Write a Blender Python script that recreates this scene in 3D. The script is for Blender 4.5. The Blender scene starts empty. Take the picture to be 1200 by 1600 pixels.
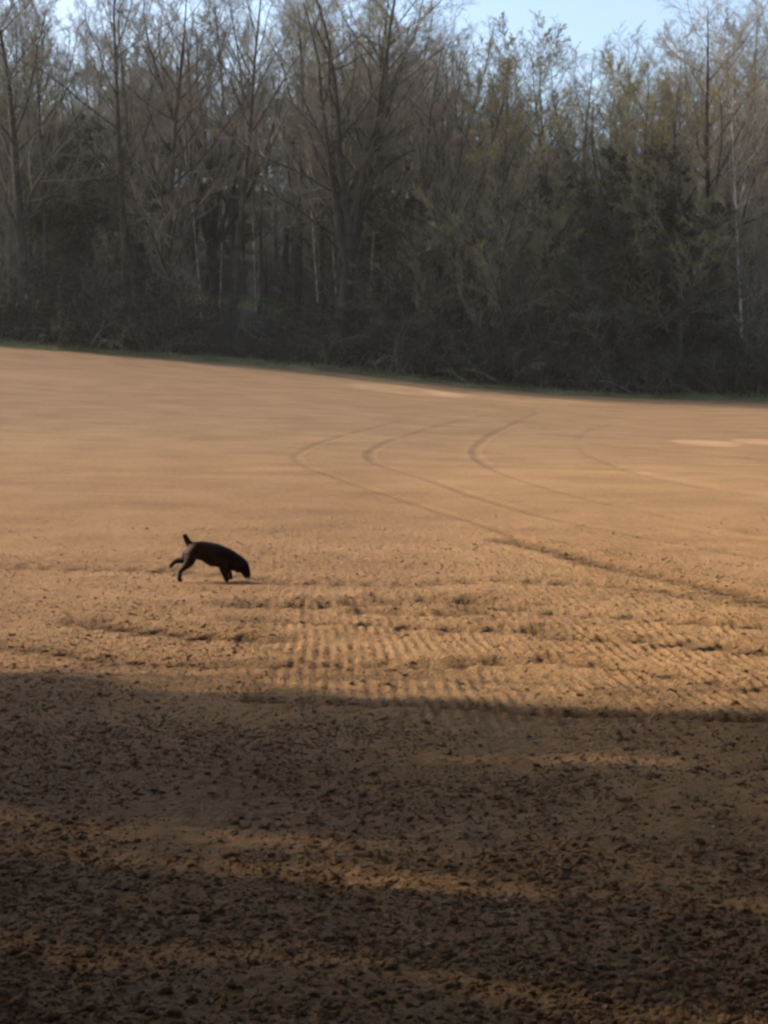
import bpy, math, random
import numpy as np
from math import radians, sin, cos, tan, pi

# ------------------------------------------------------------------ camera, sky, sun, exposure
S = bpy.context.scene
COL = S.collection
CAM_H = 1.6
F = 2600.0            # focal length in pixels of a 1200 px wide frame
cd = bpy.data.cameras.new('camera')
cam = bpy.data.objects.new('camera', cd); COL.objects.link(cam)
cd.sensor_fit = 'HORIZONTAL'; cd.sensor_width = 24.0; cd.lens = 52.0
cd.clip_start = 0.1; cd.clip_end = 3000
cam.location = (0, 0, CAM_H)
cam.rotation_euler = (radians(90) - math.atan(100 / F), 0, 0)
S.camera = cam

SUN_EL = radians(27.0)
SUN_AZ = radians(18.0)        # how far in front of pure left the sun stands
sdir = np.array([-cos(SUN_AZ) * cos(SUN_EL), sin(SUN_AZ) * cos(SUN_EL), sin(SUN_EL)])
W = bpy.data.worlds.new('World'); S.world = W; W.use_nodes = True
nt = W.node_tree
sky = nt.nodes.new('ShaderNodeTexSky'); sky.sky_type = 'NISHITA'; sky.sun_disc = False
sky.sun_elevation = SUN_EL
sky.sun_rotation = math.atan2(sdir[0], sdir[1])
sky.altitude = 50; sky.air_density = 1.0; sky.dust_density = 2.4; sky.ozone_density = 1.3
bg = nt.nodes['Background']; bg.inputs[1].default_value = 0.15
nt.links.new(sky.outputs[0], bg.inputs[0])
sl = bpy.data.lights.new('sun', 'SUN'); sl.energy = 4.5; sl.angle = radians(0.55); sl.color = (1.0, 0.83, 0.62)
so = bpy.data.objects.new('sun', sl); COL.objects.link(so)
so.rotation_euler = (pi / 2 - SUN_EL, 0, math.atan2(sdir[1], sdir[0]) + pi / 2)
so.location = (-20, 0, 40)
S.view_settings.view_transform = 'Standard'; S.view_settings.look = 'None'
S.view_settings.exposure = 0.98; S.view_settings.gamma = 1.0
S.render.engine = 'CYCLES'
S.cycles.filter_width = 2.8        # the soft lens of a small phone camera
S.cycles.max_bounces = 6; S.cycles.diffuse_bounces = 3

# ------------------------------------------------------------------ helpers
def hash2(ix, iy, seed):
    h = (ix.astype(np.int64) * 374761393 + iy.astype(np.int64) * 668265263 + seed * 974711) & 0x7fffffff
    h = ((h ^ (h >> 13)) * 1274126177) & 0x7fffffff
    return ((h ^ (h >> 16)) & 0xffff) / 65535.0

def vnoise(x, y, seed=0):
    ix = np.floor(x); iy = np.floor(y); fx = x - ix; fy = y - iy
    fx = fx * fx * (3 - 2 * fx); fy = fy * fy * (3 - 2 * fy)
    a = hash2(ix, iy, seed); b = hash2(ix + 1, iy, seed); c = hash2(ix, iy + 1, seed); d = hash2(ix + 1, iy + 1, seed)
    return (a + (b - a) * fx) * (1 - fy) + (c + (d - c) * fx) * fy

def fbm(x, y, oct=4, seed=0):
    s = 0; a = 0.5; t = 0
    for i in range(oct):
        s = s + a * vnoise(x * 2 ** i + 17.3 * i, y * 2 ** i - 9.1 * i, seed + i); t += a; a *= 0.5
    return s / t

def sstep(a, b, x):
    t = np.clip((x - a) / (b - a), 0, 1)
    return t * t * (3 - 2 * t)

def mesh_np(name, V, Fc, mats, mi=None, smooth=False, nper=None):
    """V (n,3), Fc (m,k) of constant k, or a list of such arrays"""
    if not isinstance(Fc, list): Fc = [Fc]
    me = bpy.data.meshes.new(name)
    tot = sum(len(f) for f in Fc)
    loops = np.concatenate([f.ravel() for f in Fc]).astype(np.int32)
    sizes = np.concatenate([np.full(len(f), f.shape[1]) for f in Fc]).astype(np.int32)
    starts = np.concatenate([[0], np.cumsum(sizes)[:-1]]).astype(np.int32)
    me.vertices.add(len(V)); me.vertices.foreach_set('co', np.asarray(V, np.float32).ravel())
    me.loops.add(len(loops)); me.loops.foreach_set('vertex_index', loops)
    me.polygons.add(tot); me.polygons.foreach_set('loop_start', starts)
    try: me.polygons.foreach_set('loop_total', sizes)
    except Exception: pass
    for m in mats: me.materials.append(m)
    if mi is not None: me.polygons.foreach_set('material_index', np.asarray(mi, np.int32))
    me.polygons.foreach_set('use_smooth', np.full(tot, smooth, bool))
    me.update(calc_edges=True)
    return me

def link(name, me, parent=None):
    o = bpy.data.objects.new(name, me); COL.objects.link(o)
    if parent is not None: o.parent = parent
    return o

def tag(o, label=None, cat=None, group=None, kind=None):
    if label: o['label'] = label
    if cat: o['category'] = cat
    if group: o['group'] = group
    if kind: o['kind'] = kind
    return o

# ------------------------------------------------------------------ materials
def new_mat(name):
    m = bpy.data.materials.new(name); m.use_nodes = True
    n = m.node_tree; b = n.nodes['Principled BSDF']
    b.inputs['Specular IOR Level'].default_value = 0.2
    return m, n, b

def noise_col_mat(name, c1, c2, scale, rough=0.9, bump=0.0, detail=6, objrand=0.0, bscale=None):
    m, n, b = new_mat(name)
    tc = n.nodes.new('ShaderNodeTexCoord'); no = n.nodes.new('ShaderNodeTexNoise')
    no.inputs['Scale'].default_value = scale; no.inputs['Detail'].default_value = detail
    n.links.new(tc.outputs['Object'], no.inputs['Vector'])
    r = n.nodes.new('ShaderNodeValToRGB')
    r.color_ramp.elements[0].position = 0.32; r.color_ramp.elements[1].position = 0.68
    r.color_ramp.elements[0].color = (*c1, 1); r.color_ramp.elements[1].color = (*c2, 1)
    n.links.new(no.outputs['Fac'], r.inputs[0])
    out = r.outputs[0]
    if objrand:
        oi = n.nodes.new('ShaderNodeObjectInfo'); hs = n.nodes.new('ShaderNodeHueSaturation')
        mr = n.nodes.new('ShaderNodeMapRange')
        mr.inputs['To Min'].default_value = 1 - objrand; mr.inputs['To Max'].default_value = 1 + objrand
        n.links.new(oi.outputs['Random'], mr.inputs['Value']); n.links.new(mr.outputs[0], hs.inputs['Value'])
        n.links.new(out, hs.inputs['Color']); out = hs.outputs[0]
    n.links.new(out, b.inputs['Base Color']); b.inputs['Roughness'].default_value = rough
    if bump:
        bp = n.nodes.new('ShaderNodeBump'); bp.inputs['Strength'].default_value = 1.0; bp.inputs['Distance'].default_value = bump
        n2 = n.nodes.new('ShaderNodeTexNoise'); n2.inputs['Scale'].default_value = bscale or scale * 3; n2.inputs['Detail'].default_value = 6
        n.links.new(tc.outputs['Object'], n2.inputs['Vector']); n.links.new(n2.outputs['Fac'], bp.inputs['Height'])
        n.links.new(bp.outputs[0], b.inputs['Normal'])
    return m

M_bark = noise_col_mat('bark', (0.020, 0.018, 0.016), (0.062, 0.056, 0.048), 2.5, bump=0.03, objrand=0.3)
M_twig = noise_col_mat('twig_bark', (0.085, 0.081, 0.058), (0.24, 0.225, 0.17), 0.6, objrand=0.3)
M_twig_red = noise_col_mat('reddish_twig_bark', (0.11, 0.094, 0.068), (0.26, 0.225, 0.17), 0.6, objrand=0.25)
M_birch = noise_col_mat('pale_bark', (0.14, 0.125, 0.11), (0.55, 0.50, 0.45), 1.6, bump=0.01)
M_bud = noise_col_mat('young_leaf', (0.15, 0.14, 0.045), (0.28, 0.25, 0.10), 0.7, objrand=0.2)
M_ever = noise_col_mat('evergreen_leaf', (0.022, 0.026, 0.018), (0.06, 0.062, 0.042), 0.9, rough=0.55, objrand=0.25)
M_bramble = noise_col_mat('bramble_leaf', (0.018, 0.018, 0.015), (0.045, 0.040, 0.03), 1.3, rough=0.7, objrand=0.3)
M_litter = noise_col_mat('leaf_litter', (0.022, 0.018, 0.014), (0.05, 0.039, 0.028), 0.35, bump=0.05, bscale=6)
M_grass = noise_col_mat('grass_blade', (0.11, 0.12, 0.05), (0.24, 0.22, 0.11), 0.5)
M_moss = noise_col_mat('moss_blade', (0.09, 0.13, 0.03), (0.20, 0.25, 0.07), 0.6)
M_coat = noise_col_mat('dark_coat', (0.012, 0.0055, 0.0035), (0.036, 0.017, 0.010), 9, rough=0.55, bump=0.004, bscale=60)
M_coat.node_tree.nodes['Principled BSDF'].inputs['Specular IOR Level'].default_value = 0.05
M_flint = noise_col_mat('flint', (0.20, 0.135, 0.085), (0.42, 0.31, 0.21), 9, rough=0.6)

def soil_mat(name, fine=True):
    m, n, b = new_mat(name)
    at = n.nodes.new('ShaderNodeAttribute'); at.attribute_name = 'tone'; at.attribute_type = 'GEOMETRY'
    tc = n.nodes.new('ShaderNodeTexCoord')
    n1 = n.nodes.new('ShaderNodeTexNoise'); n1.inputs['Scale'].default_value = 14; n1.inputs['Detail'].default_value = 8; n1.inputs['Roughness'].default_value = 0.68
    n2 = n.nodes.new('ShaderNodeTexNoise'); n2.inputs['Scale'].default_value = 0.7; n2.inputs['Detail'].default_value = 5
    mp = n.nodes.new('ShaderNodeMapping'); mp.inputs['Scale'].default_value = (0.7, 1, 1)
    n.links.new(tc.outputs['Object'], n1.inputs['Vector']); n.links.new(tc.outputs['Object'], mp.inputs['Vector']); n.links.new(mp.outputs[0], n2.inputs['Vector'])
    r = n.nodes.new('ShaderNodeValToRGB')
    r.color_ramp.elements[0].position = 0.3; r.color_ramp.elements[1].position = 0.7
    r.color_ramp.elements[0].color = (0.132, 0.071, 0.033, 1); r.color_ramp.elements[1].color = (0.36, 0.222, 0.119, 1)
    ad = n.nodes.new('ShaderNodeMath'); ad.operation = 'MULTIPLY_ADD'; ad.inputs[1].default_value = 0.5; ad.inputs[2].default_value = 0.25
    mx = n.nodes.new('ShaderNodeMath'); mx.operation = 'ADD'
    sb = n.nodes.new('ShaderNodeMath'); sb.operation = 'MULTIPLY_ADD'; sb.inputs[1].default_value = 0.32; sb.inputs[2].default_value = -0.16
    n.links.new(n1.outputs['Fac'], ad.inputs[0]); n.links.new(n2.outputs['Fac'], sb.inputs[0])
    n.links.new(ad.outputs[0], mx.inputs[0]); n.links.new(sb.outputs[0], mx.inputs[1]); n.links.new(mx.outputs[0], r.inputs[0])
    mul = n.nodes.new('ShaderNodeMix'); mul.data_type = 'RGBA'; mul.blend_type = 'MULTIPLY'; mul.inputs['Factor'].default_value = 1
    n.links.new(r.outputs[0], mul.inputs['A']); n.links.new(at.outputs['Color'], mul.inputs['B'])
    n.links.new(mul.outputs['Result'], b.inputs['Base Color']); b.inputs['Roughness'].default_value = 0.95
    b.inputs['Specular IOR Level'].default_value = 0.08
    bp = n.nodes.new('ShaderNodeBump'); bp.inputs['Distance'].default_value = 0.05; bp.inputs['Strength'].default_value = 1.0
    n3 = n.nodes.new('ShaderNodeTexNoise'); n3.inputs['Scale'].default_value = 34; n3.inputs['Detail'].default_value = 7; n3.inputs['Roughness'].default_value = 0.6
    n.links.new(tc.outputs['Object'], n3.inputs['Vector']); n.links.new(n3.outputs['Fac'], bp.inputs['Height'])
    n.links.new(bp.outputs[0], b.inputs['Normal'])
    return m
M_soil = soil_mat('tilled_soil')

# ------------------------------------------------------------------ terrain
_ex = np.arange(-400, 401, 1.0)
_px = np.array([-4000, -900, 0, 300, 500, 750, 950, 1200, 2000, 4000.])
_py = np.array([380, 480, 540, 562, 578, 606, 621, 627, 650, 690.])
_ez = 1.6 + (700 - np.interp(_ex * 26 + 600, _px, _py)) / 26
_k = np.exp(-0.5 * (np.arange(-9, 10) / 3.0) ** 2); _k /= _k.sum()
_ez = np.convolve(np.pad(_ez, 9, mode='edge'), _k, mode='valid')
def edge_z(x): return np.interp(x, _ex, _ez)
EDGE = 100.0
def base_z(x, y):
    x = np.asarray(x, float); y = np.asarray(y, float)
    s = np.clip((y - 16) / 84, 0, 1) ** 1.25
    z = s * edge_z(x)
    b = y - EDGE
    rise = np.where(b > 0, 0.20 * np.clip(b, 0, 30) + 0.27 * np.clip(b - 30, 0, 75) + 0.05 * np.clip(b - 105, 0, 90) - 0.02 * np.clip(b - 195, 0, 400), 0)
    wob = np.where(b > 0, np.clip(b / 6, 0, 1) * (fbm(x * 0.07, y * 0.07, 3, 5) - 0.5) * 3.0, 0)
    return z + rise + wob

def ground_at(px, py):
    """the point of the field seen at a photograph pixel"""
    ys = np.concatenate([np.arange(3, 30, 0.02), np.arange(30, 100, 0.1)])
    xs = (px - 600) / F * ys
    py_g = 700 - (base_z(xs, ys) - CAM_H) * F / ys
    i = int(np.argmax(py_g <= py)) if (py_g <= py).any() else len(ys) - 1
    return xs[i], ys[i]

# wheel tracks: (pixel polyline, width m, depth m, tone, lugs)
TR = [
 ([(640,655),(600,665),(540,680),(485,698),(458,714),(472,727),(515,742),(555,757),(595,770),(640,785),(700,803),(760,822),(830,848)], .24, .014, .87, 0),
 ([(760,648),(690,664),(640,680),(600,693),(575,708),(582,722),(620,735),(680,752),(740,775),(790,790),(850,807),(950,828),(1100,856),(1220,878)], .25, .018, .83, 0),
 ([(840,645),(790,668),(760,684),(740,702),(746,718),(775,735),(820,752),(900,775),(1000,798),(1100,820),(1220,838)], .25, .016, .86, 0),
 ([(960,662),(915,673),(900,692),(915,710),(960,728),(1040,752),(1220,782)], .24, .014, .87, 0),
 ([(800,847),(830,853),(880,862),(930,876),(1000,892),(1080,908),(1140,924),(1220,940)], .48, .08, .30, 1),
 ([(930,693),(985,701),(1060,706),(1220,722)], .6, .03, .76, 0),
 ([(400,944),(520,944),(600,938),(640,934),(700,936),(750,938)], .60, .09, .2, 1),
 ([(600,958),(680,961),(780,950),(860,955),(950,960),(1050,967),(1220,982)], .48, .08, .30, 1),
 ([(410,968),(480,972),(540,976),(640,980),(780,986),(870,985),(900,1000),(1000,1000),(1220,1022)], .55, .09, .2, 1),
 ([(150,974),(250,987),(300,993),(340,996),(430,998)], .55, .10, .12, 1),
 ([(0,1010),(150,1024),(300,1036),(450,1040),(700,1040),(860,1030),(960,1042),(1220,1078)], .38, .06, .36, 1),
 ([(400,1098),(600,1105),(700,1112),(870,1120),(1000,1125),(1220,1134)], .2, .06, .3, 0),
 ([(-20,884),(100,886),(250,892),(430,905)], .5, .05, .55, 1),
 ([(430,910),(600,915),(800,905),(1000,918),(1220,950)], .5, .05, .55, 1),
 ([(-20,745),(150,742),(330,735),(480,732)], .3, .02, 1.10, 0),
 ([(-20,715),(80,716),(200,722)], .3, .02, 1.10, 0),
 ([(980,735),(1060,750),(1130,765),(1220,772)], .5, .02, 1.12, 0),
 ([(1050,815),(1120,832),(1220,845)], .5, .02, 1.12, 0),
]
def build_tracks():
    out = []
    for pts, w, d, tn, lug in TR:
        P = np.array([ground_at(*p) for p in pts])
        # smooth resample in plan
        t = np.arange(len(P)); tt = np.linspace(0, len(P) - 1, (len(P) - 1) * 6 + 1)
        Q = np.stack([np.interp(tt, t, P[:, i]) for i in (0, 1)], 1)
        for _ in range(3): Q[1:-1] = 0.25 * Q[:-2] + 0.5 * Q[1:-1] + 0.25 * Q[2:]
        out.append((Q, w, d, tn, lug))
    return out
TRACKS = build_tracks()

def track_fields(x, y):
    """height offset, tone factor of the wheel tracks at flat arrays x, y"""
    dz = np.zeros_like(x); tone = np.ones_like(x)
    for Q, w, d, tn, lug in TRACKS:
        m = 2.0 * w
        idx = np.where((x > Q[:, 0].min() - m) & (x < Q[:, 0].max() + m) & (y > Q[:, 1].min() - m) & (y < Q[:, 1].max() + m))[0]
        if not len(idx): continue
        xx = x[idx]; yy = y[idx]; best = np.full(len(idx), 9.0); al = np.zeros(len(idx)); acc = 0
        for a, b in zip(Q[:-1], Q[1:]):
            ab = b - a; L = np.hypot(*ab)
            if L < 1e-6: continue
            j = np.where((xx > min(a[0], b[0]) - m) & (xx < max(a[0], b[0]) + m) & (yy > min(a[1], b[1]) - m) & (yy < max(a[1], b[1]) + m))[0]
            if len(j):
                t = np.clip(((xx[j] - a[0]) * ab[0] + (yy[j] - a[1]) * ab[1]) / L ** 2, 0, 1)
                dd = np.hypot(xx[j] - a[0] - t * ab[0], yy[j] - a[1] - t * ab[1])
                u = dd < best[j]; best[j[u]] = dd[u]; al[j[u]] = acc + t[u] * L
            acc += L
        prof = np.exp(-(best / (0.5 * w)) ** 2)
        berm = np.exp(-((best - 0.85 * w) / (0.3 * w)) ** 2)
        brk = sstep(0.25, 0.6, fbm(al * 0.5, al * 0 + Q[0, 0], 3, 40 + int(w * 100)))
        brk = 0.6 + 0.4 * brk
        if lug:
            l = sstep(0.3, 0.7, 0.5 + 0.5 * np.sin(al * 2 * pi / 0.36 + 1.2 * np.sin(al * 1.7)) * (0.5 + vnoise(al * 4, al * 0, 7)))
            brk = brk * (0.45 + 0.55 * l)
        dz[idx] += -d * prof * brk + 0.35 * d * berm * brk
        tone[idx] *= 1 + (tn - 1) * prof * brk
    return dz, tone

def drill_mask(x, y):
    u = x + 0.046 * y
    a = sstep(-0.35, -0.05, u + 0.25 * (vnoise(x * 2, y * 1.5, 9) - 0.5)) * sstep(8.8, 10.0, y) * (1 - sstep(14.0, 19.0, y))
    return a

def field_fields(x, y):
    dz, tone = track_fields(x, y)
    near = 1 - sstep(20, 34, y)
    u = x + 0.046 * y
    dm = drill_mask(x, y) * (1 + 0.5 * sstep(0.3, 2.0, x))
    wob = 0.02 * np.sin(y * 1.3 + x)
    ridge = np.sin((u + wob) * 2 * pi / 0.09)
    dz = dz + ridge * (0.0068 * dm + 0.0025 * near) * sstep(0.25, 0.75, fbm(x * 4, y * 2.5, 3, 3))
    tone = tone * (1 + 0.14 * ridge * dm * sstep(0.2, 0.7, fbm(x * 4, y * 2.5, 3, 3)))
    r = fbm(x * 9, y * 9, 4, 11) - 0.5
    dz = dz + near * r * 0.022 + near * (fbm(x * 22, y * 22, 3, 15) - 0.5) * 0.022 + near * (fbm(x * 2.2, y * 2.2, 3, 21) - 0.5) * 0.045
    dz = dz + (fbm(x * 0.4, y * 0.8, 3, 31) - 0.5) * (0.05 * near + 0.005)
    dz = dz * (1 - 0.8 * np.exp(-(((x + 2.05) / 0.75) ** 2 + ((y - 19.0) / 0.8) ** 2) ** 2))
    return dz, tone

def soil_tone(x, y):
    """tone of the soil: natural bands, plus painted sunlit right and shaded far left"""
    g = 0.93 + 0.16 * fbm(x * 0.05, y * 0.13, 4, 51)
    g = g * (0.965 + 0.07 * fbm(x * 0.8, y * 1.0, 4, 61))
    # paler patches and the headland strip
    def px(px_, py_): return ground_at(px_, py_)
    for (cx, cy, rx, ry, k) in PALE_SPOTS:
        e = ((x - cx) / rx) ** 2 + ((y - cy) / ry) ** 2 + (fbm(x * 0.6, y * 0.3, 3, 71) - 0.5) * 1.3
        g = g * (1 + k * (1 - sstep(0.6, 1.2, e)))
    painted_sun = sstep(-1.5, 3.5, x - (y - 24) * 0.05 + (fbm(x * 0.15, y * 0.15, 3, 81) - 0.5) * 5) * (1 - sstep(34, 60, y))  # brighter right side: sunlight painted into the soil tone
    g = g * (1.0 + 0.20 * painted_sun)
    g = np.where(y > 50, g * (1 - 0.07 * sstep(4, -14, x)), g)  # half-shade of the far left painted as a darker tone
    return g, painted_sun
PALE_SPOTS = []
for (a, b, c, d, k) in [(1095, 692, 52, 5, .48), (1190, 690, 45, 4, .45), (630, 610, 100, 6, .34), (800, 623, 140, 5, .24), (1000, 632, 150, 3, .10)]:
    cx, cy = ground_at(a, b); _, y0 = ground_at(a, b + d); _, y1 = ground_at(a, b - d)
    PALE_SPOTS.append((cx, cy, c / F * cy, max(abs(y1 - y0) / 2, 1.0), k))

def spaced(fine, a, b, g0, maxs, end):
    out = list(np.arange(a, b, fine)); s = fine; v = out[-1]
    while v < end:
        s = min(s * g0, maxs); v += s; out.append(v)
    out[-1] = end
    return out

def grid_mesh(name, xs, ys, mat, zf, tonef=None):
    X, Y = np.meshgrid(xs, ys); x = X.ravel(); y = Y.ravel()
    z = zf(x, y)
    nx = len(xs); ny = len(ys)
    i = np.arange((nx - 1) * (ny - 1)); r = i // (nx - 1); c = i % (nx - 1)
    v = r * nx + c
    Fc = np.stack([v, v + 1, v + nx + 1, v + nx], 1)
    me = mesh_np(name, np.stack([x, y, z], 1), Fc, [mat], smooth=True)
    if tonef is not None:
        col = tonef(x, y)
        a = me.attributes.new('tone', 'FLOAT_COLOR', 'POINT')
        a.data.foreach_set('color', col.astype(np.float32).ravel())
    return me

xr = np.array(spaced(0.026, 0, 3.0, 1.03, 2.0, 62.0)); xo = np.array([70, 85, 110, 150, 210, 300, 420.])
xr = np.concatenate([xr, xo]); xs = np.concatenate([-xr[::-1], xr[1:]])
yr = np.array(spaced(0.028, 4.2, 13, 1.008, 0.35, EDGE))
yb = np.array([-400, -250, -150, -90, -50, -30, -18, -10, -6, -3, -1, 0.5, 1.6, 2.5, 3.2, 3.6, 3.8, 4.0, 4.1])
ys = np.concatenate([yb, yr])
_cache = {}
def z_field(x, y):
    dz, tn = field_fields(x, y); _cache['tn'] = tn
    return base_z(x, y) + dz * (1 - sstep(97, 99.5, y))
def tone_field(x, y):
    g, painted_sun = soil_tone(x, y); t = g * _cache['tn']
    gy_ = sstep(28, 60, y) * (1 - 0.6 * sstep(-2, 12, x))  # greyer far left: thin shade painted into the soil colour
    warm = 0.4 + painted_sun * 0.6
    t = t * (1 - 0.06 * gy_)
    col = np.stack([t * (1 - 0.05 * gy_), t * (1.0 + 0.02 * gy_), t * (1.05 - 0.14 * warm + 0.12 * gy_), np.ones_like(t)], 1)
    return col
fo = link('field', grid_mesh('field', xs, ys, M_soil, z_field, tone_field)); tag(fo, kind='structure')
wy = np.concatenate([np.arange(EDGE, 112, 0.6), np.arange(112, 180, 2.0), np.arange(180, 300, 8), [330, 400, 600]])
wx = np.concatenate([[-420, -300, -210, -150, -110, -85], np.arange(-70, 71, 1.5), [85, 110, 150, 210, 300, 420]])
wo = link('woodland_floor', grid_mesh('woodland_floor', wx, wy, M_litter, base_z)); tag(wo, kind='structure')

# ------------------------------------------------------------------ clods and stones of the near field
def full_z(x, y):
    return base_z(x, y) + field_fields(x, y)[0]
_t = (1 + 5 ** .5) / 2
ICO_V = np.array([(-1,_t,0),(1,_t,0),(-1,-_t,0),(1,-_t,0),(0,-1,_t),(0,1,_t),(0,-1,-_t),(0,1,-_t),(_t,0,-1),(_t,0,1),(-_t,0,-1),(-_t,0,1)]) / 1.902
ICO_F = np.array([(0,11,5),(0,5,1),(0,1,7),(0,7,10),(0,10,11),(1,5,9),(5,11,4),(11,10,2),(10,7,6),(7,1,8),(3,9,4),(3,4,2),(3,2,6),(3,6,8),(3,8,9),(4,9,5),(2,4,11),(6,2,10),(8,6,7),(9,8,1)])
def lumps(name, mat, x, y, size, rng, tone=None, sink=0.25, flat=0.7):
    n = len(x); z = full_z(x, y)
    sc = size[:, None, None] * (0.6 + 0.8 * rng.random((n, 12, 1))) * np.array([1, 1, flat])
    a = rng.random(n) * 2 * pi; V = ICO_V[None] * sc
    ca, sa = np.cos(a)[:, None], np.sin(a)[:, None]
    st = 0.7 + 0.8 * rng.random((n, 1))
    vx = V[..., 0] * st; vy = V[..., 1]
    V = np.stack([vx * ca - vy * sa, vx * sa + vy * ca, V[..., 2]], -1)
    V += np.stack([x, y, z + size * (flat * 0.5 - sink)], -1)[:, None, :]
    Fc = (ICO_F[None] + (np.arange(n) * 12)[:, None, None]).reshape(-1, 3)
    me = mesh_np(name, V.reshape(-1, 3), Fc, [mat])
    if tone is not None:
        a = me.attributes.new('tone', 'FLOAT_COLOR', 'POINT')
        c = np.repeat(tone, 12); a.data.foreach_set('color', np.stack([c, c, c, np.ones_like(c)], 1).astype(np.float32).ravel())
    return me
rg = np.random.default_rng(4)
def scatter(n, y0, y1, pw=1.0):
    y = y0 + (y1 - y0) * rg.random(n) ** pw
    x = (rg.random(n) - 0.5) * 2 * (0.30 * y + 0.8)
    return x, y
cx_, cy_ = scatter(330000, 4.3, 30, 1.6)
dens = fbm(cx_ * 1.3, cy_ * 1.3, 3, 91)
dzc, tnc = track_fields(cx_, cy_)
keep = rg.random(len(cx_)) < np.clip(0.15 + 1.5 * (dens - 0.3) + 2.2 * (1 - tnc), 0.05, 1) * (1 - sstep(10, 30, cy_) * 0.97) * (1 - 0.75 * drill_mask(cx_, cy_))
cx_, cy_, tnc = cx_[keep], cy_[keep], tnc[keep]
csz = 0.0035 + 0.007 * rg.random(len(cx_)) ** 2 + 0.018 * rg.random(len(cx_)) ** 16
csz *= 0.9
csz *= 1 + 0.35 * (1 - tnc)
co = link('soil_clods', lumps('soil_clods', M_soil, cx_, cy_, csz, rg, 0.88 + 0.22 * rg.random(len(cx_))))
tag(co, 'loose crumbly brown soil clods scattered over the tilled field', 'clods', kind='stuff')
fx_, fy_ = scatter(600, 4.3, 22)
fso = link('flint_stones', lumps('flint_stones', M_flint, fx_, fy_, 0.005 + 0.008 * rg.random(600) ** 2, rg, flat=0.5, sink=0.1))
tag(fso, 'small pale flint stones dotted over the shaded foreground soil', 'stones', kind='stuff')

# ------------------------------------------------------------------ trees
class Br:       # a set of branches: points (n,k,3), radii (n,k), lengths (n,)
    def __init__(s, P, R, L): s.P, s.R, s.L = P, R, L
def unit(v): return v / np.maximum(np.linalg.norm(v, axis=-1, keepdims=True), 1e-9)
def poly(rng, p, d, L, r, k, wig, up, tip=0.25):
    n = len(L); P = np.zeros((n, k, 3)); P[:, 0] = p; d = unit(d)
    for i in range(1, k):
        d = unit(d + wig * rng.normal(size=(n, 3)) + np.array([0, 0, up]))
        P[:, i] = P[:, i - 1] + d * (L / (k - 1))[:, None]
    s = np.linspace(0, 1, k)[None]
    return Br(P, r[:, None] * (1 - (1 - tip) * s), L)
def sprout(rng, B, n, t0, t1, ang, asd, fac, k, wig, up, rfac=0.6, rmin=0.004, shape=None, even=True):
    N, K, _ = B.P.shape
    if even: t = t0 + (t1 - t0) * (np.arange(n)[None] + rng.random((N, n))) / n
    else: t = t0 + (t1 - t0) * rng.random((N, n))
    u = t * (K - 1); i = np.clip(u.astype(int), 0, K - 2); f = (u - i)[..., None]
    ar = np.arange(N)[:, None]
    p = B.P[ar, i] * (1 - f) + B.P[ar, i + 1] * f
    T = unit(B.P[ar, i + 1] - B.P[ar, i])
    rr = B.R[ar, i] * (1 - f[..., 0]) + B.R[ar, i + 1] * f[..., 0]
    ref = unit(rng.normal(size=p.shape)); perp = unit(np.cross(T, ref))
    a = np.radians(ang + asd * rng.normal(size=t.shape))[..., None]
    d = np.cos(a) * T + np.sin(a) * perp
    sh = (1 - 0.55 * t) if shape is None else shape(t)
    L = B.L[:, None] * fac * sh * (0.65 + 0.7 * rng.random(t.shape))
    r = np.maximum(np.minimum(rr * rfac, 0.012 * L + 0.3 * rr), rmin)
    q = lambda v: v.reshape((-1,) + v.shape[2:])
    return poly(rng, q(p), q(d), L.ravel(), r.ravel(), k, wig, up)
def tubes(B, sides):
    P, R = B.P, B.R; n, k, _ = P.shape
    T = np.zeros_like(P); T[:, 1:-1] = P[:, 2:] - P[:, :-2]; T[:, 0] = P[:, 1] - P[:, 0]; T[:, -1] = P[:, -1] - P[:, -2]
    T = unit(T); mean = unit(P[:, -1] - P[:, 0])
    ref = np.where(np.abs(mean[:, 2:3]) > 0.8, np.array([[1., 0, 0]]), np.array([[0, 0, 1.]]))[:, None, :]
    U = unit(np.cross(T, np.broadcast_to(ref, T.shape))); V = np.cross(T, U)
    a = np.arange(sides) * 2 * pi / sides
    ring = P[:, :, None] + R[:, :, None, None] * (U[:, :, None] * np.cos(a)[:, None] + V[:, :, None] * np.sin(a)[:, None])
    vs = ring.reshape(-1, 3)
    b = (np.arange(n) * k * sides)[:, None, None] + (np.arange(k - 1) * sides)[None, :, None]
    j = np.arange(sides)[None, None]; j2 = (j + 1) % sides
    Fc = np.stack([b + j, b + j2, b + sides + j2, b + sides + j], -1).reshape(-1, 4)
    return vs, Fc
def combine(parts):
    Vs, Fs, mi, off = [], [], [], 0
    for (v, f, m) in parts:
        Vs.append(v); Fs.append(f + off); mi.append(np.full(len(f), m)); off += len(v)
    return np.concatenate(Vs), Fs, np.concatenate(mi)
def leaves(rng, B, n, size, droop=0.0, t0=0.2):
    N, K, _ = B.P.shape
    t = t0 + (1 - t0) * rng.random((N, n)); u = t * (K - 1); i = np.clip(u.astype(int), 0, K - 2); f = (u - i)[..., None]
    ar = np.arange(N)[:, None]
    p = (B.P[ar, i] * (1 - f) + B.P[ar, i + 1] * f).reshape(-1, 3)
    m = len(p); s = size * (0.6 + 0.8 * rng.random((m, 1)))
    p = p + rng.normal(size=(m, 3)) * size * 0.6
    a = unit(rng.normal(size=(m, 3))); b = unit(np.cross(a, rng.normal(size=(m, 3))))
    V = np.stack([p - a * s, p + b * s * 0.5, p + a * s, p - b * s * 0.5], 1).reshape(-1, 3)
    return V, (np.arange(m * 4).reshape(-1, 4))

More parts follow.
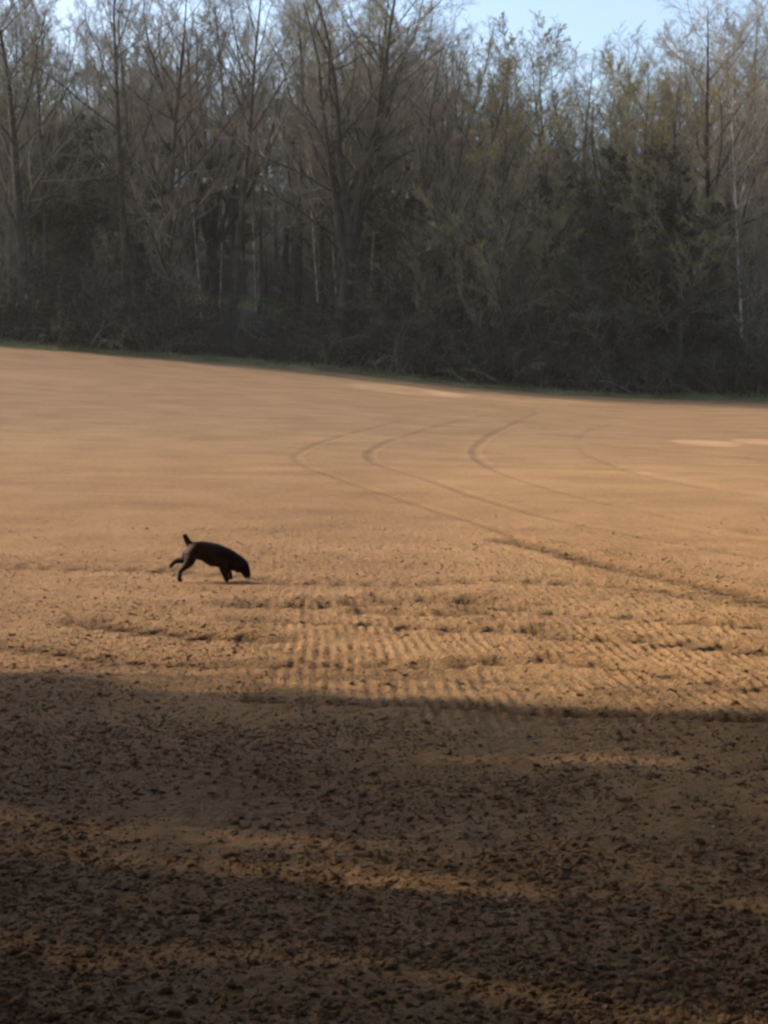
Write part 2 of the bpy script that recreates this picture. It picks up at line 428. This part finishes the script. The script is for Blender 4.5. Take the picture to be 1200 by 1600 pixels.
def tree_meshes(name, seed, H=20, r0=0.28, clear=0.35, nl=16, ll=0.32, ang=42, n2=8, n3=7, n4=5, wig=0.10, up=0.06,
                kind='plain', mats=None, twr=0.0075, tdepth=0.0, leaf=0, leafsize=0.1, lean=0.0, shape=None, dead=4):
    rng = np.random.default_rng(seed)
    mats = mats or [M_bark, M_twig, M_bud]
    k = 12
    d0 = np.array([[lean, 0, 1.0]])
    if kind == 'fork':
        trunk = poly(rng, np.array([[0, 0, -0.3]]), d0, np.array([H * clear]), np.array([r0]), k, 0.025, 0.05, tip=0.75)
        end = trunk.P[:, -1]; nf = nl
        az = np.arange(nf) * 2 * pi / nf + rng.random(nf) * 0.6; el = np.radians(rng.uniform(5, 34, nf))
        d = np.stack([np.cos(az) * np.sin(el), np.sin(az) * np.sin(el), np.cos(el)], 1)
        L1 = poly(rng, trunk.P[0, -1 - (np.arange(nf) % 3)], d, H * (1 - clear) * rng.uniform(0.8, 1.1, nf), np.full(nf, r0 * 0.5), 9, 0.10, 0.07, tip=0.15)
        sub = sprout(rng, L1, 9, 0.2, 0.95, 40, 12, 0.42, 7, 0.12, 0.08)
        big = [L1]; b2 = sub
    else:
        trunk = poly(rng, np.array([[0, 0, -0.3]]), d0, np.array([H + 0.3]), np.array([r0]), k, 0.03, 0.06, tip=0.06)
        sh = shape or (lambda t: 0.30 + 0.9 * np.sqrt(np.clip(1 - (t - clear) / (1 - clear), 0, 1)) * np.clip((t - clear) * 5 + 0.55, 0, 1))
        b2 = sprout(rng, trunk, nl, clear, 0.97, ang, 9, ll, 8, wig, up, rfac=0.45, shape=sh)
        big = []
        if dead:
            dd = sprout(rng, trunk, dead, 0.1, clear, 70, 15, 0.10, 5, 0.12, 0.02, rfac=0.2)
            big.append(dd)
    flare = trunk.R.copy(); flare[:, 0] *= 1.45; trunk.R = flare
    b3 = sprout(rng, b2, n2, 0.15, 0.97, 42, 12, 0.46, 6, wig * 1.1, up, rmin=twr * 1.5)
    b4 = sprout(rng, b3, n3, 0.12, 0.98, 40, 14, 0.50, 4, wig, up, rmin=twr * 1.1)
    b5 = sprout(rng, b4, n4, 0.1, 1.0, 36, 14, 0.55, 3, wig, up, rmin=twr)
    v, f = tubes(trunk, 10)
    tm = mesh_np(name + '_trunk', v, f, [mats[0]], smooth=True)
    parts = [(*tubes(b, 7), 0) for b in big] + [(*tubes(b2, 6), 0), (*tubes(b3, 4), 1), (*tubes(b4, 3), 1), (*tubes(b5, 3), 1)]
    if leaf:
        parts.append((*leaves(rng, b5, leaf, leafsize), 2)); parts.append((*leaves(rng, b4, leaf, leafsize), 2))
    V, Fs, mi = combine(parts)
    cm = mesh_np(name + '_crown', V, Fs, mats, mi)
    return tm, cm

tall = dict(H=20, clear=0.26, nl=22, ll=0.27, ang=42, n4=6)
KINDS = {
 'ash_a': tree_meshes('tall', 1, **tall),
 'ash_b': tree_meshes('tall', 2, H=20, clear=0.36, nl=20, ll=0.27, ang=38, r0=0.22, n4=6),
 'ash_c': tree_meshes('tall', 3, H=20, clear=0.20, nl=24, ll=0.29, ang=48, r0=0.26, n4=6, mats=[M_bark, M_twig_red, M_bud]),
 'ash_d': tree_meshes('tall', 9, H=20, clear=0.30, nl=20, ll=0.24, ang=36, r0=0.18, up=0.10, n4=6),
 'oak_a': tree_meshes('oak', 4, H=20, clear=0.32, nl=6, kind='fork', r0=0.36, n2=7, n3=7, n4=5),
 'oak_b': tree_meshes('oak', 5, H=20, clear=0.25, nl=7, kind='fork', r0=0.32, n2=7, n3=7, n4=5, mats=[M_bark, M_twig_red, M_bud]),
 'birch': tree_meshes('birch', 6, H=18, clear=0.42, nl=16, ll=0.24, ang=38, r0=0.11, up=0.0, mats=[M_birch, M_twig_red, M_bud]),
 'bud_a': tree_meshes('bud', 7, H=14, clear=0.15, nl=18, ll=0.36, ang=45, r0=0.14, n4=6, leaf=3, leafsize=0.032),
 'ever': tree_meshes('ever', 8, H=12, clear=0.08, nl=26, ll=0.30, ang=62, r0=0.2, up=0.0, n2=8, n3=6, n4=3, leaf=3, leafsize=0.10, mats=[M_bark, M_twig, M_ever]),
 'shade_yew': tree_meshes('shade_yew', 18, H=12, clear=0.06, nl=30, ll=0.27, ang=66, r0=0.22, up=0.0, n2=9, n3=6, n4=3, leaf=6, leafsize=0.13, mats=[M_bark, M_twig, M_ever]),
 'shade_column': tree_meshes('shade_column', 28, H=14, clear=0.03, nl=60, ll=0.050, ang=38, r0=0.12, up=0.1, n2=7, n3=4, n4=3, leaf=5, leafsize=0.09, dead=0, mats=[M_bark, M_twig, M_ever]),
 'shade_pine': tree_meshes('shade_pine', 38, H=15, clear=0.48, nl=22, ll=0.34, ang=66, r0=0.24, up=0.02, n2=9, n3=6, n4=3, leaf=6, leafsize=0.13, mats=[M_bark, M_twig, M_ever]),
 'copse': tree_meshes('copse', 10, H=9, clear=0.08, nl=18, ll=0.42, ang=32, r0=0.09, n2=8, n3=6, n4=4, dead=0),
}
KH = {k: (18 if k == 'birch' else 14 if k in ('bud_a', 'shade_column') else 12 if k in ('ever', 'shade_yew') else 9 if k == 'copse' else 15 if k == 'shade_pine' else 20) for k in KINDS}
NAMES = {'ash_a': 'bare_tree', 'ash_b': 'bare_tree', 'ash_c': 'bare_tree', 'ash_d': 'bare_tree', 'oak_a': 'oak_tree', 'oak_b': 'oak_tree',
         'birch': 'birch_tree', 'bud_a': 'budding_tree', 'ever': 'holly_tree', 'shade_yew': 'added_yew_tree', 'shade_pine': 'added_pine_tree', 'shade_column': 'added_cypress_tree', 'copse': 'hazel_tree'}
def plant(kind, x, y, H, rot, label, cat='tree', group=None, wide=1.0):
    tm, cm = KINDS[kind]
    r = bpy.data.objects.new(NAMES[kind], None); COL.objects.link(r); r.empty_display_size = 0.3
    s = H / KH[kind]
    r.location = (x, y, float(base_z(x, y))); r.rotation_euler = (0, 0, rot); r.scale = (s * wide, s * wide, s)
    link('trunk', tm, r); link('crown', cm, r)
    tag(r, label, cat, group)
    return r

rnd = random.Random(12)
SKY_PX = [-3000, 0, 680, 740, 790, 840, 900, 980, 1040, 1080, 1130, 1200, 1600, 4000]
SKY_PY = [-60, -60, -20, 40, 80, 90, 118, 102, 122, 66, 30, 34, 40, 60]
def h_for(x, y, k=1.0, extra=0):
    px = 600 + x / y * F
    top = CAM_H + (700 - (np.interp(px, SKY_PX, SKY_PY) + extra)) * y / F
    return float(min(max((top - float(base_z(x, y))) * k, 6), 30))
def at(px, Y): return (px - 600) / F * Y
placed = []
def spot(kind, px, Y, topy, label, group=None, rot=None, wide=1.0, cat='tree'):
    x = at(px, Y); z = float(base_z(x, Y)); H = CAM_H + (700 - topy) * Y / F - z
    placed.append((x, Y))
    return plant(kind, x, Y, H, rnd.random() * 6.28 if rot is None else rot, label, cat, group, wide)
# front trees that can be told apart
FG = 'tall trees along the front of the wood'
spot('ash_a', 42, 103, -40, 'tall dark bare tree with a straight trunk near the left edge of the photo', FG, 0.4, 1.35)
spot('ash_d', 78, 105, 20, 'slim bare tree leaning close behind the tall dark trunk at far left', FG, 1.1)
spot('ash_b', 198, 106, -60, 'tall thin bare tree against the bright sky gap at upper left', FG, 2.0, 1.2)
spot('ash_c', 258, 104, -20, 'bushy bare tree with reddish twigs left of the photo centre', FG, 0.2)
spot('ash_b', 366, 107, -70, 'tall bare tree with a clean lower trunk behind the mossy bank', FG, 4.0)
spot('oak_a', 536, 103, -10, 'broad forked bare oak spreading like a fan in the centre of the wood', FG, 0.9, 1.15)
spot('ash_a', 586, 106, -60, 'straight dark trunked bare tree just right of the forked oak', FG, 3.0, 1.25)
spot('oak_b', 690, 104, 84, 'round topped bare oak with its dome below the sky, right of centre', FG, 2.2, 0.9)
spot('bud_a', 790, 102, 120, 'yellow green budding tree beside the round topped oak', FG, 1.0)
spot('ash_c', 850, 106, 80, 'bare reddish tree whose thin top touches the sky at upper right', FG, 2.5)
spot('oak_b', 960, 107, 98, 'bare oak with pinkish twigs beneath the lowest dip in the skyline', FG, 3.6, 0.9)
spot('bud_a', 1060, 102, 175, 'low olive green budding tree in front of the birch', FG, 4.4)
spot('bud_a', 735, 104, 165, 'olive budding tree close on the left of the taller yellow green one', FG, 3.3)
spot('bud_a', 1022, 105, 150, 'thin olive budding tree just left of the low olive green one', FG, 5.3)
spot('birch', 1158, 106.5, 60, 'white stemmed birch standing near the right edge of the photo', FG, 2.9)
spot('ash_c', 1120, 108, 28, 'full rounded bare tree behind the white stemmed birch', FG, 5.0, 1.15)
spot('birch', 316, 112, 150, 'pale slender birch among dark trunks left of the mossy bank', FG, 1.9, 0.7)
spot('birch', 500, 111, 170, 'pale slender birch just left of the forked oak trunk', FG, 2.7, 0.7)
spot('birch', 196, 114, 190, 'short pale birch deep between the left hand trunks', FG, 0.3, 0.7)
for a_, b_, c_, d_ in [(164, 118, 200, 'thin pale birch seen through the gap left of the thin tall tree'), (247, 116, 210, 'thin pale birch just left of the bushy reddish tree'),
        (345, 121, 190, 'thin pale birch rising from the near end of the mossy bank'), (400, 124, 180, 'thin pale birch beside the bright patch of moss'),
        (462, 119, 200, 'thin pale birch at the far right end of the mossy bank'), (632, 110, 240, 'thin pale birch under the round topped oak'), (530, 112, 200, 'thin pale birch close against the forked oak trunk')]:
    spot('birch', a_, b_, c_, d_, FG, None, 0.6)
spot('ever', 625, 104, 310, 'dark holly growing below the straight trunk right of the forked oak', 'hollies under the wood', 0.0)
spot('ever', 905, 103, 300, 'broad dark holly under the reddish tree at right', 'hollies under the wood', 1.0)
spot('ever', 985, 104, 255, 'tallest dark holly under the pink twigged oak', 'hollies under the wood', 2.0)
spot('ever', 1085, 105, 330, 'dark holly left of the birch stem', 'hollies under the wood', 3.0)
spot('ever', 100, 108, 360, 'low dark holly behind the far left trunks', 'hollies under the wood', 4.0)
spot('copse', 760, 102.5, 330, 'leaning bare hazel clump below the yellow green tree', 'hazels at the wood edge', 0.5)
spot('copse', 835, 102.5, 400, 'small bare hazel clump between two hollies', 'hazels at the wood edge', 1.5)
spot('copse', 388, 103, 440, 'bare hazel clump in front of the mossy bank', 'hazels at the wood edge', 2.5, 0.6)
spot('copse', 1180, 102, 350, 'bare hazel clump at the foot of the birch', 'hazels at the wood edge', 3.5)
spot('copse', 20, 103, 330, 'bare hazel clump at the far left wood corner', 'hazels at the wood edge', 4.5)
spot('copse', 290, 103, 360, 'bare hazel clump left of the pale slender birch', 'hazels at the wood edge', 5.5)
spot('copse', 660, 102.5, 380, 'bare hazel clump below the round topped oak', 'hazels at the wood edge', 0.9)
spot('copse', 150, 103, 380, 'bare hazel clump between the thin tree and the far left trunks', 'hazels at the wood edge', 1.9)
# the trees deep in the wood
rows = [(109, 4.4), (116, 4.6), (124, 5.0), (133, 5.4), (143, 5.8), (154, 6.2), (168, 6.6), (185, 7.2), (205, 8.0)]
kinds_l = ['ash_a', 'ash_b', 'ash_c', 'ash_d', 'ash_a', 'oak_a', 'oak_b', 'ash_c', 'ash_d']
for Y0, sp in rows:
    half = 0.235 * Y0 + 3
    x = -half - 18 if Y0 < 140 else -half - 6
    while x < half + 2:
        xx = x + rnd.uniform(-1.3, 1.3); yy = Y0 + rnd.uniform(-2.5, 2.5)
        x += sp
        if min([9] + [math.hypot(xx - a, yy - b) for a, b in placed]) < 2.0: continue
        placed.append((xx, yy))
        k = rnd.choice(kinds_l)
        pxx = 600 + xx / yy * F
        H = h_for(xx, yy, rnd.uniform(0.84, 1.0), float(np.interp(pxx, [0, 60, 140, 230, 330, 420, 470, 640, 700, 790, 840], [50, 95, 115, 85, 60, 90, 40, 60, 80, 40, 15])) + rnd.uniform(-60, 60))
        plant(k, xx, yy, H, rnd.random() * 6.28, 'bare grey brown tree packed deep in the wood behind the front row', 'tree', 'bare trees deep in the wood')
    # understorey
    for dd in ((3, 0) if Y0 < 150 else (3,)):
        x = -half - 1
        while x < half + 1:
            xx = x + rnd.uniform(-1.5, 1.5); yy = Y0 + dd + 1 + rnd.uniform(-2, 2); x += 4.9
            if yy < 130 and 270 < 600 + xx / yy * F < 485: continue
            plant(rnd.choice(['copse', 'copse', 'copse', 'copse', 'copse', 'ever']), xx, yy, rnd.uniform(7, 13), rnd.random() * 6.28,
                  'small tree growing in the gloom beneath the tall trees', 'tree', 'small trees deep in the wood')

# ------------------------------------------------------------------ undergrowth at the wood's foot
def shrub_mesh(name, seed, n, L, leafn, leafsize, spread):
    rng = np.random.default_rng(seed)
    p = np.stack([rng.normal(size=n) * spread, rng.normal(size=n) * spread * 0.6, np.full(n, -0.1)], 1)
    az = rng.random(n) * 2 * pi; el = np.radians(rng.uniform(5, 55, n))
    d = np.stack([np.cos(az) * np.sin(el), np.sin(az) * np.sin(el), np.cos(el)], 1)
    B = poly(rng, p, d, L * rng.uniform(0.6, 1.1, n), rng.uniform(0.010, 0.022, n), 8, 0.14, -0.07, tip=0.3)
    b2 = sprout(rng, B, 8, 0.15, 1, 45, 15, 0.32, 4, 0.15, -0.02, rmin=0.006)
    b3 = sprout(rng, b2, 4, 0.1, 1, 45, 15, 0.5, 3, 0.1, 0.0, rmin=0.005)
    parts = [(*tubes(B, 4), 0), (*tubes(b2, 3), 0), (*tubes(b3, 3), 0)]
    if leafn: parts += [(*leaves(rng, b2, leafn, leafsize), 1), (*leaves(rng, b3, leafn, leafsize), 1)]
    V, Fs, mi = combine(parts)
    return mesh_np(name, V, Fs, [M_twig, M_bramble], mi)
SHR = [shrub_mesh('bramble', 50 + i, 46, 3.2, 4, 0.055, 1.0) for i in range(3)]
px = -40; i = 0
while px < 1250:
    Y = 101.4 + rnd.uniform(0, 1.2)
    low = 255 < px < 500
    for row in range(1 if low else 3):
        YY = Y + row * 2.6; x = at(px + rnd.uniform(-20, 20), YY)
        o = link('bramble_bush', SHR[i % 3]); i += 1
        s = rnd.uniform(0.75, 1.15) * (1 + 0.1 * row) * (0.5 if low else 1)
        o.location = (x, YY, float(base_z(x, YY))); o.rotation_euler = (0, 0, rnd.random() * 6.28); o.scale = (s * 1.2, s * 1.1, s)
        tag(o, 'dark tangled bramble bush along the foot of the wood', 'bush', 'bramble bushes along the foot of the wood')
    px += 42

# ------------------------------------------------------------------ grass verge and mossy bank
def blades(name, mat, x, y, h, w, rng, lean=0.35):
    n = len(x); z = base_z(x, y) - 0.02
    a = rng.random(n) * 2 * pi; l = lean * rng.random(n) * h; b = rng.random(n) * 2 * pi
    p = np.stack([x, y, z], 1); s = np.stack([np.cos(a), np.sin(a), a * 0], 1) * (w / 2)[:, None]
    m = p + np.stack([np.cos(b) * l * .4, np.sin(b) * l * .4, h * .6], 1); t = p + np.stack([np.cos(b) * l, np.sin(b) * l, h], 1)
    V = np.stack([p - s, p + s, m + s * .7, m - s * .7, t], 1).reshape(-1, 3); o = (np.arange(n) * 5)[:, None]
    return mesh_np(name, V, [o + np.array([[0, 1, 2, 3]]), o + np.array([[3, 2, 4]])], [mat])
n = 42000
gx = rg.uniform(-34, 34, n); gy = 101.6 - rg.random(n) * (1.2 + 3.4 * fbm(gx * 0.6, gx * 0 + 3, 4, 77))
go = link('grass', blades('grass', M_grass, gx, gy, rg.uniform(0.05, 0.25, n) * (0.5 + 1.4 * fbm(gx * 1.5, gy * 1.5, 3, 78)), rg.uniform(0.012, 0.03, n), rg))
tag(go, 'thin strip of rough grass between the field and the wood', 'grass', kind='stuff')
n = 30000
k = rg.random(n) < 0.6
mx = np.where(k, at(432, 129) + rg.normal(size=n) * 0.9, at(330, 128) + rg.normal(size=n) * 1.9)
my = np.where(k, 129 + rg.normal(size=n) * 1.8, 129 + rg.normal(size=n) * 1.5)
mo = link('moss', blades('moss', M_moss, mx, my, rg.uniform(0.05, 0.2, n), rg.uniform(0.02, 0.05, n), rg))
tag(mo, 'patch of bright green moss and grass on the bank inside the wood', 'moss', kind='stuff')

# ------------------------------------------------------------------ the dog
def skin_body(name, chains, mat, parent=None, sub=2, fat=1.0):
    """chains: list of lists of (key or None, (x,y,z), (rx,ry)); equal keys weld"""
    V, R, E, keys = [], [], [], {}
    for ch in chains:
        prev = None
        for key, co_, r in ch:
            if key and key in keys: i = keys[key]
            else:
                V.append(co_); R.append(r); i = len(V) - 1
                if key: keys[key] = i
            if prev is not None: E.append((prev, i))
            prev = i
    me = bpy.data.meshes.new(name); me.from_pydata(V, E, []); me.update(); me.materials.append(mat)
    o = bpy.data.objects.new(name, me); COL.objects.link(o)
    md = o.modifiers.new('skin', 'SKIN'); md.use_smooth_shade = True
    for i, r in enumerate(R):
        r = r if isinstance(r, tuple) else (r, r)
        me.skin_vertices[0].data[i].radius = (r[0] * fat, r[1] * fat)
        me.skin_vertices[0].data[i].use_root = (i == 0)
    sb = o.modifiers.new('sub', 'SUBSURF'); sb.levels = sub; sb.render_levels = sub
    dg = bpy.context.evaluated_depsgraph_get()
    m2 = bpy.data.meshes.new_from_object(o.evaluated_get(dg)); m2.name = name
    o.modifiers.clear(); o.data = m2
    for p in m2.polygons: p.use_smooth = True
    if parent is not None: o.parent = parent
    return o
gxd, gyd = ground_at(326, 909)
dog_root = bpy.data.objects.new('dog', None); COL.objects.link(dog_root)
PXM = F / gyd
_dx = gxd + (np.array([281, 355, 360, 388]) - 326) / PXM
dog_root.location = (gxd, gyd, float(full_z(_dx, gyd + np.array([-.07, -.065, .065, 0])).max()) - 0.004)
PXM = F / gyd
print('DOG at', gxd, gyd, 'px per m', PXM)
def dp(px_, py_, y=0.0): return ((px_ - 326) / PXM, y, (909 - py_) / PXM)
body = [
 [('hip', dp(302, 860), (.080, .080)), (None, dp(311, 860.5), (.080, .090)), (None, dp(322, 862.5), (.080, .094)), ('chest', dp(336, 868.5), (.086, .116)),
  ('sh', dp(350, 873.5), (.088, .124)), (None, dp(361, 877), (.064, .092)), ('head', dp(372, 881), (.060, .076)),
  (None, dp(379, 885), (.056, .066)), (None, dp(383.5, 893), (.038, .046)), (None, dp(386, 899.5), (.027, .033)), (None, dp(387, 904.5), (.022, .027))],
 # tail
 [('hip', None, None), ('tb', dp(296.5, 852), (.034, .034)), (None, dp(292, 845), (.026, .026)), (None, dp(289, 839), (.024, .024)), (None, dp(287, 833.5), (.017, .017))],
 # near hind leg, planted: thigh, stifle, hock, paw
 [('hip', None, None), ('nh', dp(296, 868, -.05), (.070, .055)), (None, dp(298, 877, -.07), (.046, .046)), (None, dp(290, 886, -.07), (.026, .026)),
  (None, dp(282.5, 891, -.07), (.020, .020)), (None, dp(281, 900, -.07), (.017, .017)), (None, dp(280, 905.5, -.07), (.022, .020)), (None, dp(285, 907.5, -.07), (.024, .015))],
 # far hind leg, kicked back
 [('hip', None, None), ('fh', dp(293, 868, .05), (.062, .050)), (None, dp(287, 875, .07), (.036, .036)), (None, dp(279, 877, .07), (.024, .024)),
  (None, dp(271, 878, .07), (.019, .019)), (None, dp(266.5, 883.5, .07), (.017, .017)), (None, dp(262.5, 888, .07), (.018, .013))],
 # near fore leg
 [('sh', None, None), ('nf', dp(351, 882, -.055), (.050, .052)), (None, dp(348, 891, -.065), (.030, .030)), (None, dp(353, 899, -.065), (.020, .020)),
  (None, dp(353.5, 905, -.065), (.020, .020)), (None, dp(358, 907.5, -.065), (.024, .015))],
 # far fore leg, a short step ahead and bent under the chest
 [('sh', None, None), ('ff', dp(355, 882, .055), (.045, .048)), (None, dp(352, 891, .065), (.028, .028)), (None, dp(359, 897, .065), (.019, .019)),
  (None, dp(358, 903, .065), (.017, .017)), (None, dp(361, 907, .065), (.018, .012))],
]
first = {}
chains = []
for n_, ch in enumerate(body):
    out = []
    for key, c, r in ch:
        if key and c is not None: first[key] = (c, r)
        if c is None: c, r = first[key]
        if n_ >= 2 and key is None: r = (r[0] * 1.12, r[1] * 1.12)
        out.append((key, c, r))
    chains.append(out)
dog_body = skin_body('body', chains, M_coat, dog_root, fat=1.36)
def ear(side):
    y = side
    return skin_body('ear', [[(None, dp(371, 875.5, y * .060), (.022, .012)), (None, dp(370.5, 883, y * .084), (.034, .013)), (None, dp(371.5, 890, y * .084), (.036, .012)), (None, dp(372.5, 895, y * .078), (.022, .011))]], M_coat, dog_root)
ear(-1); ear(1)
M_nose, _, bb = new_mat('nose'); bb.inputs['Base Color'].default_value = (0.012, 0.01, 0.01, 1); bb.inputs['Roughness'].default_value = 0.3
nose = skin_body('nose', [[(None, dp(388.6, 903.6), (.016, .016)), (None, dp(389.6, 906.0), (.015, .015))]], M_nose, dog_root, 1)
for s_ in (-1, 1):
    link('eye', mesh_np('eye', ICO_V * 0.009 + np.array(dp(381.5, 886.5, s_ * .050)), ICO_F, [M_nose], smooth=True), dog_root)
tag(dog_root, 'dark brown dog sniffing the bare field with nose down and short tail raised', 'dog')

# ------------------------------------------------------------------ unseen trees placed to shade the foreground
def shade(kind, q, t, H, rot, label, wide=1.0):
    # q: distance across the sunlight, t: distance towards the sun
    x = -t * cos(SUN_AZ) + q * sin(SUN_AZ); y = t * sin(SUN_AZ) + q * cos(SUN_AZ)
    return plant(kind, x, y, H, rot, label, 'tree', 'trees on the left field margin', wide)
SH = [('shade_column', 9.15, 22, 16, 0.3, 1.2), ('shade_column', 8.3, 18, 14, 1.3, 1.1), ('shade_column', 7.0, 18, 14, 2.3, 1.0), ('shade_column', 5.1, 17, 14, 3.3, .85), ('shade_column', 8.9, 26, 18, 4.3, 1.2), ('shade_column', 5.0, 22, 16, 5.3, .75), ('shade_column', 7.3, 24, 17, 0.9, 1.0),  # added columns, spaced so narrow sun streaks pass between them
      ('ash_d', 9.5, 25, 20, 2.0, .45), ('ash_a', 7.6, 27, 21, 2.0, .6), ('ash_c', 8.6, 29, 20, 1, .6), ('ash_d', 6.2, 27, 21, 3, .6), ('ash_c', 4.2, 24, 20, 5, .7), ('copse', 9.6, 16, 13, 2, .5), ('ash_c', 5.9, 32, 22, 1.5, .7), ('ash_c', 7.7, 21, 19, 5, .55), ('ash_d', 4.6, 28, 21, 0.5, .8),
      ('shade_yew', 2.5, 19, 16, 2.9, .45), ('shade_yew', 0.0, 22, 18, 4.2, .8), ('shade_yew', -4, 15, 17, 3.2, 1.2), ('shade_yew', -8, 10, 18, 5.2, 1.3)]  # evergreens added on the left to block sky light
for kd, q, t, H, rot, wd in SH:
    nm = {'shade_column': 'unseen narrow evergreen column added', 'shade_yew': 'unseen broad evergreen added', 'copse': 'bare hazel clump'}.get(kd, 'tall bare tree')
    shade(kd, q, t, H, rot, nm + ' on the left field margin casting shade across the foreground', wd)
for x_, y_, H_, w_ in [(-5.5, -3.0, 14, 1.3), (0.5, -4.6, 16, 1.25), (6.0, -2.0, 14, 1.2), (8.2, 3.5, 14, 1.1), (9.5, 9, 13, 1.0), (-10, 1.0, 13, 1.1), (-4, -9, 16, 1.4), (4, -9, 16, 1.4), (10.5, 15, 13, 1.0), (13, 22, 14, 1.1)]:  # unseen evergreens added to cut the sky light on the foreground
    plant('shade_yew', x_, y_, H_, x_, 'unseen dark evergreen added around the camera to block sky light', 'tree', 'evergreens added around the viewpoint', w_)

for x_, y_, H_, w_ in [(-4.8, 3.2, 14, 1.35), (4.6, 2.8, 14, 1.4), (-0.5, -2.0, 14, 1.4)]:  # unseen crowns added overhead to dim the shaded soil
    plant('shade_pine', x_, y_, H_, x_, 'unseen tall conifer added over the viewpoint to block sky light', 'tree', 'conifers added over the viewpoint', w_)

# ------------------------------------------------------------------ thin haze in the air
hm = bpy.data.materials.new('haze_air'); hm.use_nodes = True
hn = hm.node_tree; hn.nodes.clear()
ho = hn.nodes.new('ShaderNodeOutputMaterial'); hv = hn.nodes.new('ShaderNodeVolumePrincipled')
hv.inputs['Density'].default_value = 0.00015; hv.inputs['Color'].default_value = (1.0, 0.97, 0.92, 1); hv.inputs['Anisotropy'].default_value = 0.2
hn.links.new(hv.outputs[0], ho.inputs['Volume'])
hb = np.array([(x_, y_, z_) for x_ in (-430, 430) for y_ in (-410, 610) for z_ in (-1.3, 75)], float)
hf = np.array([(0, 1, 3, 2), (4, 6, 7, 5), (0, 4, 5, 1), (2, 3, 7, 6), (0, 2, 6, 4), (1, 5, 7, 3)])
hz = link('haze', mesh_np('haze', hb, hf, [hm])); tag(hz, 'thin pale haze hanging in the air over the field and wood', 'haze', kind='stuff')
